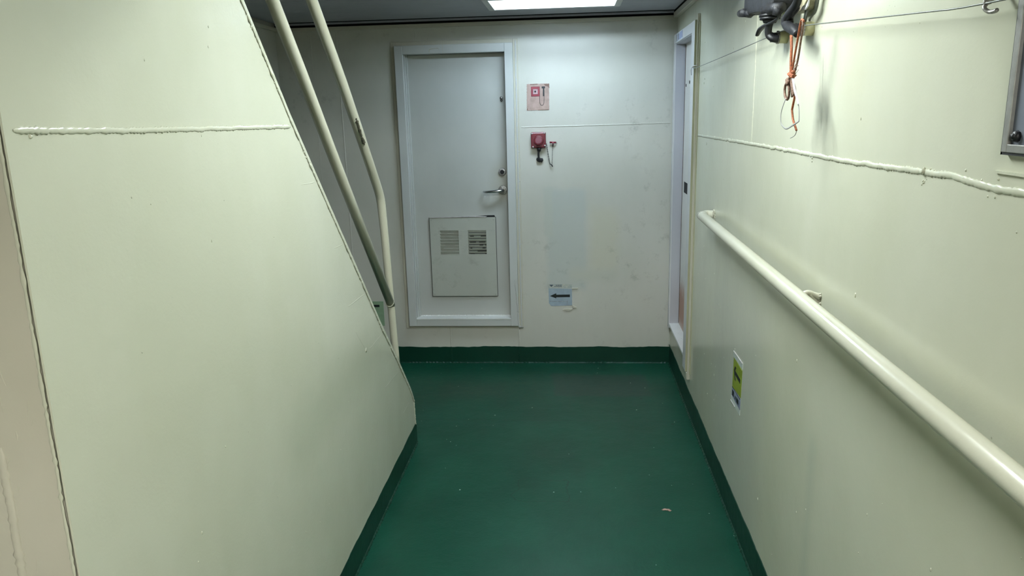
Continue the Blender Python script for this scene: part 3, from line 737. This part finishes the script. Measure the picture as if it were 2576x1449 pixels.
# ------------------------------------------------------------------ low arrow sign on the back wall
bx = lambda v: -.163+(v-375)/10.35*.00264
bz = lambda v: .557-(v-372)/10.35*.00264
ar = empty('escape_arrow_sign', (bx(720), YB, bz(650)), 'worn pale blue sticker with black arrow pointing left, low on the back wall', 'sign')
bm = bmesh.new(); prism(bm, ragged([(bx(405), bz(470)), (bx(1025), bz(490)), (bx(1030), bz(945)), (bx(470), bz(960)), (bx(410), bz(880))], .006, .002, 2), 1, YB-.0016, YB); link('sticker', bm, M_SIGNBLUE, ar)
bm = bmesh.new(); prism(bm, [(bx(440), bz(682)), (bx(608), bz(608)), (bx(608), bz(648)), (bx(970), bz(645)), (bx(970), bz(715)), (bx(608), bz(718)), (bx(606), bz(748))], 1, YB-.0022, YB-.0015); link('arrow', bm, M_INK, ar)
bm = bmesh.new(); prism(bm, ragged([(bx(385), bz(355)), (bx(1020), bz(365)), (bx(1030), bz(468)), (bx(400), bz(462))], .007, .003, 9), 1, YB-.0012, YB); link('torn_strip', bm, plain('torn_paper', lin(186, 184, 168), .6, 0, 60, lin(150, 160, 160), .001), ar)
bm = bmesh.new(); prism(bm, [(bx(425), bz(375)), (bx(540), bz(378)), (bx(480), bz(432))], 1, YB-.0018, YB-.0011)
for i in range(7): box(bm, bx(600+i*23), bx(600+i*23+15), YB-.0018, YB-.0011, bz(400+(i % 2)*6), bz(378))
for i in range(6): box(bm, bx(560+i*34), bx(560+i*34+24), YB-.0018, YB-.0011, bz(432), bz(414))
link('strip_print', bm, plain('faded_print', lin(70, 84, 92), .6), ar)
for poly, stp, amp, sd, th in (([(1025, 465), (1190, 462), (1185, 490), (1030, 492)], .004, .001, 4, .008), ([(1030, 930), (1080, 960), (1150, 990), (1130, 1020), (1045, 1015)], .004, .0015, 4, .008),
                               ([(770, 1045), (860, 1030), (1040, 1035), (1010, 1085), (900, 1090), (780, 1075)], .004, .002, 5, .006)):
    bm = bmesh.new(); prism(bm, ragged([(bx(a), bz(b)) for a, b in poly], stp, amp, sd), 1, YB-th, YB); link('peeling_flap', bm, M_TRIM, ar, bevel=.001)
bm = bmesh.new(); box(bm, bx(430), bx(900), YB-.0019, YB-.0015, bz(838), bz(832)); box(bm, bx(900), bx(906), YB-.0019, YB-.0015, bz(940), bz(815)); link('crease', bm, M_DULL, ar)

# photoluminescent sign behind the stair post
gs = empty('low_exit_sign', (-1.34, YB, .36), 'pale green sign with a black block on the back wall behind the stair post', 'sign')
bm = bmesh.new(); box(bm, -1.44, -1.303, YB-.002, YB, .27, .446); link('sign_plate', bm, M_GSIGN, gs)
bm = bmesh.new(); box(bm, -1.42, -1.332, YB-.003, YB-.0019, .405, .422); link('sign_block', bm, M_INK, gs)

# ------------------------------------------------------------------ yellow arrow sign on the right wall
ys_ = empty('yellow_arrow_sign', (XR, 2.95, .62), 'yellow-green sticker with black arrow taped low on the right-hand wall', 'sign')
bm = bmesh.new(); prism(bm, [(3.015, .700), (2.862, .694), (2.868, .578), (3.022, .572)], 0, XR-.0015, XR); link('sticker', bm, M_YEL, ys_)
bm = bmesh.new(); prism(bm, [(3.002, .652), (2.982, .672), (2.962, .672), (2.978, .654), (2.885, .650), (2.885, .632), (2.978, .637), (2.962, .615), (2.980, .615)], 0, XR-.0021, XR-.0014); link('arrow', bm, M_INK, ys_)
bm = bmesh.new(); prism(bm, [(3.024, .570), (2.868, .576), (2.872, .526), (3.028, .530)], 0, XR-.0015, XR); link('sign_caption_strip', bm, plain('blue_grey_strip', lin(150, 156, 176), .35, 0, 40, lin(110, 118, 140), .001), ys_)
bm = bmesh.new()
for (u0, u1, v0, v1) in ((3.015, 2.985, .536, .560), (2.965, 2.950, .538, .552), (2.940, 2.900, .536, .556), (3.02, 2.87, .5695, .5725)): box(bm, XR-.0021, XR-.0014, u1, u0, v0, v1)
link('caption_print', bm, M_INK, ys_)
bm = bmesh.new(); box(bm, XR-.0012, XR, 2.858, 3.028, .700, .724); link('clear_tape', bm, M_TAPE, ys_); bm = bmesh.new(); box(bm, XR-.0012, XR, 2.87, 3.038, .504, .527); link('clear_tape', bm, M_TAPE, ys_)
bm = bmesh.new(); box(bm, XR-.003, XR, 2.862, 3.02, .7235, .7255); link('tape_edge', bm, M_BOLT, ys_); bm = bmesh.new(); box(bm, XR-.003, XR, 2.96, 3.04, .5035, .5055); link('tape_edge', bm, M_BOLT, ys_)

# ------------------------------------------------------------------ steel plate frame at the far right
ap = empty('steel_cover_plate', (XR, .98, 1.62), 'framed grey galvanised cover plate high on the right-hand wall at the photo edge', 'cover plate')
bm = bmesh.new(); box(bm, XR-.006, XR, .70, 1.205, 1.636, 2.04); link('cover_sheet', bm, M_GALV, ap)
bm = bmesh.new()
for (a, b, c, d) in ((1.205, 1.219, 1.624, 2.06), (.68, .70, 1.624, 2.06), (.70, 1.205, 1.624, 1.636), (.70, 1.205, 2.04, 2.06)): box(bm, XR-.012, XR, a, b, c, d)
link('cover_frame', bm, plain('dull_grey_frame', lin(150, 150, 146), .4, .2, 30), ap, bevel=.001)
bm = bmesh.new()
for (a, b, c, d) in ((1.219, 1.223, 1.620, 2.064), (.676, 1.223, 1.620, 1.624)): box(bm, XR-.010, XR, a, b, c, d)
link('frame_gasket', bm, M_BLACK, ap)
for (y, z, r) in ((1.190, 1.648, .009), (1.178, 1.76, .006), (1.160, 1.70, .004), (1.15, 1.9, .006)):
    bm = bmesh.new(); cyl(bm, (XR-.006, y, z), (XR-.012, y, z), r, r*.8, 8); sphere(bm, (XR-.011, y, z), r*.6, (1, 1, 1), 1, .6, 2); link('bolt', bm, M_BLACK, ap, True)

# ------------------------------------------------------------------ switch box with cables on the right wall
def yzs(x, L): return [(x, a, b) for a, b in L]
jb = empty('cable_junction', (XR, 2.45, 2.0), 'scuffed dark junction box with black cable gland and lever high on the right-hand wall', 'junction box')
bm = bmesh.new(); prism(bm, [(2.70, 1.995), (2.68, 2.15), (2.34, 2.15), (2.335, 1.985), (2.36, 1.965), (2.52, 1.985), (2.60, 1.99)], 0, .575, .640)
link('box_body', bm, M_IRON, jb, bevel=.006)
bm = bmesh.new(); sphere(bm, (.585, 2.66, 1.998), .018, (1, 1.4, .8), 2, .4, 1); cyl(bm, (.57, 2.72, 2.005), (.57, 2.66, 2.0), .012, .014, 12); link('box_screw', bm, M_IRON, jb, True)
bm = bmesh.new(); cyl(bm, (.575, 2.36, 1.975), (.60, 2.31, 1.972), .016, .014, 12); sphere(bm, (.59, 2.32, 1.966), .015, (1, 1, 1.2), 2, .5, 6); link('box_screw', bm, M_IRON, jb, True)
bm = bmesh.new(); box(bm, .640, XR, 2.60, 2.68, 2.03, 2.12); link('box_foot', bm, M_BEIGEM, jb)
bm = bmesh.new()
P_ = [(.60, 2.445, 1.990), (.60, 2.445, 1.968)]; cyl(bm, *P_, .030, .028, 20)
cyl(bm, (.60, 2.445, 1.969), (.60, 2.445, 1.962), .032, .032, 20); cyl(bm, (.60, 2.445, 1.960), (.60, 2.445, 1.954), .030, .030, 20); cyl(bm, (.60, 2.445, 1.956), (.60, 2.446, 1.944), .024, .018, 20)
link('cable_gland', bm, M_BLACK, jb, True)
bm = bmesh.new(); tube(bm, [(.60, 2.446, 1.948), (.60, 2.456, 1.930), (.602, 2.460, 1.912), (.612, 2.452, 1.900), (.628, 2.452, 1.898)], [.012, .0105, .010, .010, .012], 12, 6)
link('cable', bm, M_BLACK, jb, True)
bm = bmesh.new(); tube(bm, yzs(.595, [(2.315, 1.955), (2.334, 1.946), (2.396, 1.941), (2.486, 1.940), (2.543, 1.935), (2.578, 1.921)]), [.003, .004, .007, .009, .009, .006], 12, 5, .6, (0, 0, 1))
link('lever', bm, M_BLACK, jb, True)
# studs
for i, (y, z) in enumerate(((2.49, 1.906), (2.235, 1.905))):
    s_ = empty('wall_stud', (XR, y, z), ('round cream stud welded to the right-hand wall, under the junction box gland', 'round cream stud welded to the right-hand wall, with orange cords hanging from it')[i], 'stud', 'studs holding the black fittings')
    bm = bmesh.new(); cyl(bm, (XR, y, z), (.640, y, z), .019, .018, 24); link('stud_body', bm, M_PAD, s_, True, bevel=.001)
    bm = bmesh.new(); cyl(bm, (.640, y, z), (.634, y, z), .0195, .0195, 20); link('washer', bm, M_DULL, s_, True)
    bm = bmesh.new(); cyl(bm, (.634, y, z), (.615, y, z), .015, .014, 6); sphere(bm, (.622, y+.01, z+.010), .009, (1, 1, .8), 1, .5, i); link('nut', bm, M_IRON if i else M_BLACK, s_)
hk = empty('black_hook_fitting', (.61, 2.24, 1.93), 'thick black curved hook-shaped fitting beside the junction box, ending on the right stud', 'fitting')
bm = bmesh.new(); tube(bm, yzs(.605, [(2.14, 2.03), (2.182, 1.972), (2.226, 1.955), (2.265, 1.943), (2.280, 1.927), (2.252, 1.913), (2.20, 1.900), (2.165, 1.886)]), [.010, .011, .012, .013, .014, .014, .014, .010], 14, 6)
sphere(bm, (.605, 2.28, 1.935), .015, (1, 1.2, 1.2), 2, .4, 1)
link('hook_arm', bm, M_BLACK, hk, True)
bm = bmesh.new(); tube(bm, yzs(.612, [(2.262, 1.925), (2.268, 1.938), (2.24, 1.946), (2.21, 1.950), (2.19, 1.956)]), [.008, .009, .008, .005, .003], 10, 5)
link('side_spur', bm, M_BLACK, hk, True)
br = empty('beige_bracket', (.64, 2.25, 2.0), 'beige painted bracket with a white tag behind the black hook fitting', 'bracket')
bm = bmesh.new(); prism(bm, [(2.33, 2.10), (2.18, 2.10), (2.195, 1.975), (2.235, 1.955), (2.30, 1.952), (2.32, 1.985)], 0, .632, XR); link('bracket_plate', bm, M_BEIGEM, br, bevel=.004)
bm = bmesh.new(); prism(bm, [(2.57, 2.10), (2.49, 2.10), (2.482, 1.985), (2.50, 1.972), (2.53, 1.972), (2.56, 1.99)], 0, .650, XR); link('bracket_strip', bm, M_PAD, br, bevel=.003)
bm = bmesh.new(); prism(bm, [(2.475, 2.10), (2.458, 2.10), (2.455, 1.995), (2.47, 1.99)], 0, .645, XR); link('dark_slot', bm, M_BLACK, br); bm = bmesh.new(); prism(bm, [(2.432, 2.1), (2.415, 2.1), (2.415, 2.0), (2.43, 2.005)], 0, .645, XR); link('dark_slot', bm, M_BLACK, br)
bm = bmesh.new(); prism(bm, [(2.215, 1.952), (2.205, 1.960), (2.165, 1.962), (2.150, 1.970), (2.157, 1.955), (2.18, 1.948)], 0, .624, .628); link('white_tag', bm, M_WHITE, br); bm = bmesh.new(); prism(bm, [(2.17, 1.985), (2.15, 1.985), (2.15, 2.03), (2.17, 2.03)], 0, .624, .628); link('white_tag', bm, M_WHITE, br)
bm = bmesh.new(); tube(bm, yzs(.650, [(2.14, 2.10), (2.160, 1.985), (2.172, 1.945), (2.20, 1.935), (2.22, 1.925)]), [.007, .006, .004, .003, .003], 8, 5); tube(bm, yzs(.648, [(2.25, 1.955), (2.262, 1.94), (2.27, 1.925)]), .003, 8, 4); tube(bm, yzs(.648, [(2.235, 1.955), (2.242, 1.94), (2.25, 1.925)]), .003, 8, 4)
link('thin_cable', bm, M_WIRE, br, True)

# line stretched along the wall
wl = empty('stretched_wire', (.635, 2.6, 1.88), 'thin grey wire stretched along the right-hand wall from the door post past the studs', 'wire')
bm = bmesh.new(); tube(bm, [(.640, 4.150, 1.908), (.635, 4.016, 1.899), (.633, 3.3, 1.906), (.633, 2.611, 1.916), (.633, 2.403, 1.919), (.633, 2.224, 1.912), (.633, 1.526, 1.861), (.634, 1.26, 1.845), (.634, .6, 1.83)], .0016, 8, 4); link('wire_strand', bm, M_WIRE, wl, True)
bm = bmesh.new(); tube(bm, [(.655, 4.11, 1.912), (.640, 4.13, 1.915), (.636, 4.19, 1.905), (.640, 4.22, 1.885), (.644, 4.232, 1.872)], .0018, 8, 4); sphere(bm, (.641, 4.16, 1.908), .006, (1, 1, 1), 1, .4, 1); link('wire_knot', bm, M_BOLT, wl, True)
bm = bmesh.new(); tube(bm, [(XR, 1.276, 1.862), (.645, 1.277, 1.852), (.632, 1.272, 1.840), (.634, 1.262, 1.832), (.636, 1.250, 1.831), (.636, 1.243, 1.832)], .0032, 8, 5); sphere(bm, (.636, 1.276, 1.848), .006, (1, 1, 1), 1, .6, 1); link('wire_hook', bm, M_DULL, wl, True)

# hanging cords, in front of the hook fitting
def front(x, L):
    x -= .022; k = x/.61
    return [(x, a*k, 1.70+(b-1.70)*k) for a, b in L]
cd_ = empty('hanging_cords', (.61, 2.2, 1.75), 'bundle of orange cords and white strap knotted and hanging from the right stud', 'cord')
bm = bmesh.new()
tube(bm, front(.606, [(2.246, 1.890), (2.236, 1.857), (2.233, 1.820), (2.228, 1.790)]), .0029, 10, 5)
tube(bm, front(.604, [(2.236, 1.888), (2.228, 1.857), (2.226, 1.820), (2.222, 1.790)]), .0025, 10, 5)
tube(bm, front(.606, [(2.130, 1.914), (2.150, 1.921), (2.162, 1.908), (2.178, 1.873), (2.197, 1.834), (2.214, 1.790)]), .0028, 10, 5)
link('orange_cord', bm, M_COPPER, cd_, True)
bm = bmesh.new()
tube(bm, front(.608, [(2.145, 1.918), (2.136, 1.904), (2.150, 1.863), (2.165, 1.821), (2.192, 1.785)]), .0027, 10, 5)
link('brown_cord', bm, M_BROWN, cd_, True)
bm = bmesh.new()
sphere(bm, front(.606, [(2.214, 1.782)])[0], .009, (1, 1.5, .8), 2, .9, 3)
for k in range(5):
    t0 = k*1.3; ringp = [front(.606+.010*math.cos(t), [(2.214+.020*math.sin(t+t0*.2), 1.782+.006*math.sin(t+t0)+.001*k)])[0] for t in [2*math.pi*j/10 for j in range(11)]]
    tube(bm, ringp, .003, 8, 2)
link('knot', bm, M_COPPER, cd_, True)
bm = bmesh.new()
for k in range(9):
    a = random.uniform(-.02, .02); tube(bm, front(.606+random.uniform(-.008, .008), [(2.214+a*.4, 1.786), (2.212+a, 1.765), (2.195+a*1.3, 1.745), (2.190+a*.9, 1.728+random.uniform(-.006, .008))]), .003, 8, 4)
tube(bm, front(.604, [(2.225, 1.780), (2.247, 1.768), (2.272, 1.757), (2.276, 1.740), (2.264, 1.724), (2.243, 1.718), (2.232, 1.730), (2.236, 1.750), (2.250, 1.768)]), .0036, 10, 5)
sphere(bm, front(.604, [(2.245, 1.766)])[0], .010, (.8, 1.4, 1.1), 2, .7, 8)
for k in range(22):
    y = 2.20+random.gauss(0, .012); z = 1.795+random.gauss(0, .012); tube(bm, front(.606, [(y, z), (y+random.choice((-1, 1))*random.uniform(.01, .03), z+random.uniform(-.004, .012))]), .0006, 5, 1)
link('frayed_bundle', bm, M_BROWN, cd_, True)
bm = bmesh.new(); tube(bm, front(.598, [(2.212, 1.780), (2.196, 1.765), (2.178, 1.742), (2.150, 1.718), (2.136, 1.703)]), [.004, .0055, .006, .005, .004], 10, 5, .35, (1, 0, 0)); link('white_strap', bm, M_WHITE, cd_, True)
bm = bmesh.new(); tube(bm, front(.600, [(2.138, 1.705), (2.128, 1.690), (2.122, 1.664), (2.130, 1.658), (2.19, 1.645), (2.238, 1.637), (2.275, 1.643), (2.298, 1.653), (2.303, 1.679), (2.285, 1.702), (2.262, 1.720)]), .0026, 10, 5, .4, (1, 0, 0)); link('strap_loop', bm, M_GREYST, cd_, True)
bm = bmesh.new(); tube(bm, front(.606, [(2.178, 1.735), (2.176, 1.722), (2.190, 1.694), (2.191, 1.686), (2.178, 1.664), (2.160, 1.650), (2.139, 1.635)]), .0029, 10, 5); link('orange_tail', bm, M_COPPER, cd_, True)
bm = bmesh.new(); tube(bm, front(.606, [(2.140, 1.636), (2.140, 1.630), (2.155, 1.620), (2.194, 1.612)]), .0009, 6, 5); link('loose_strand', bm, M_WIRE, cd_, True)

# flake on the deck
bm = bmesh.new(); sphere(bm, (.405, 3.02, .002), .012, (1.3, .6, .25), 2, .8, 2); sphere(bm, (.420, 3.012, .002), .007, (1, .8, .3), 2, .8, 5)
tag(link('paint_flake', bm, M_DEBRIS, None, True), 'small pinkish flake lying on the green floor towards the right-hand wall', 'debris')
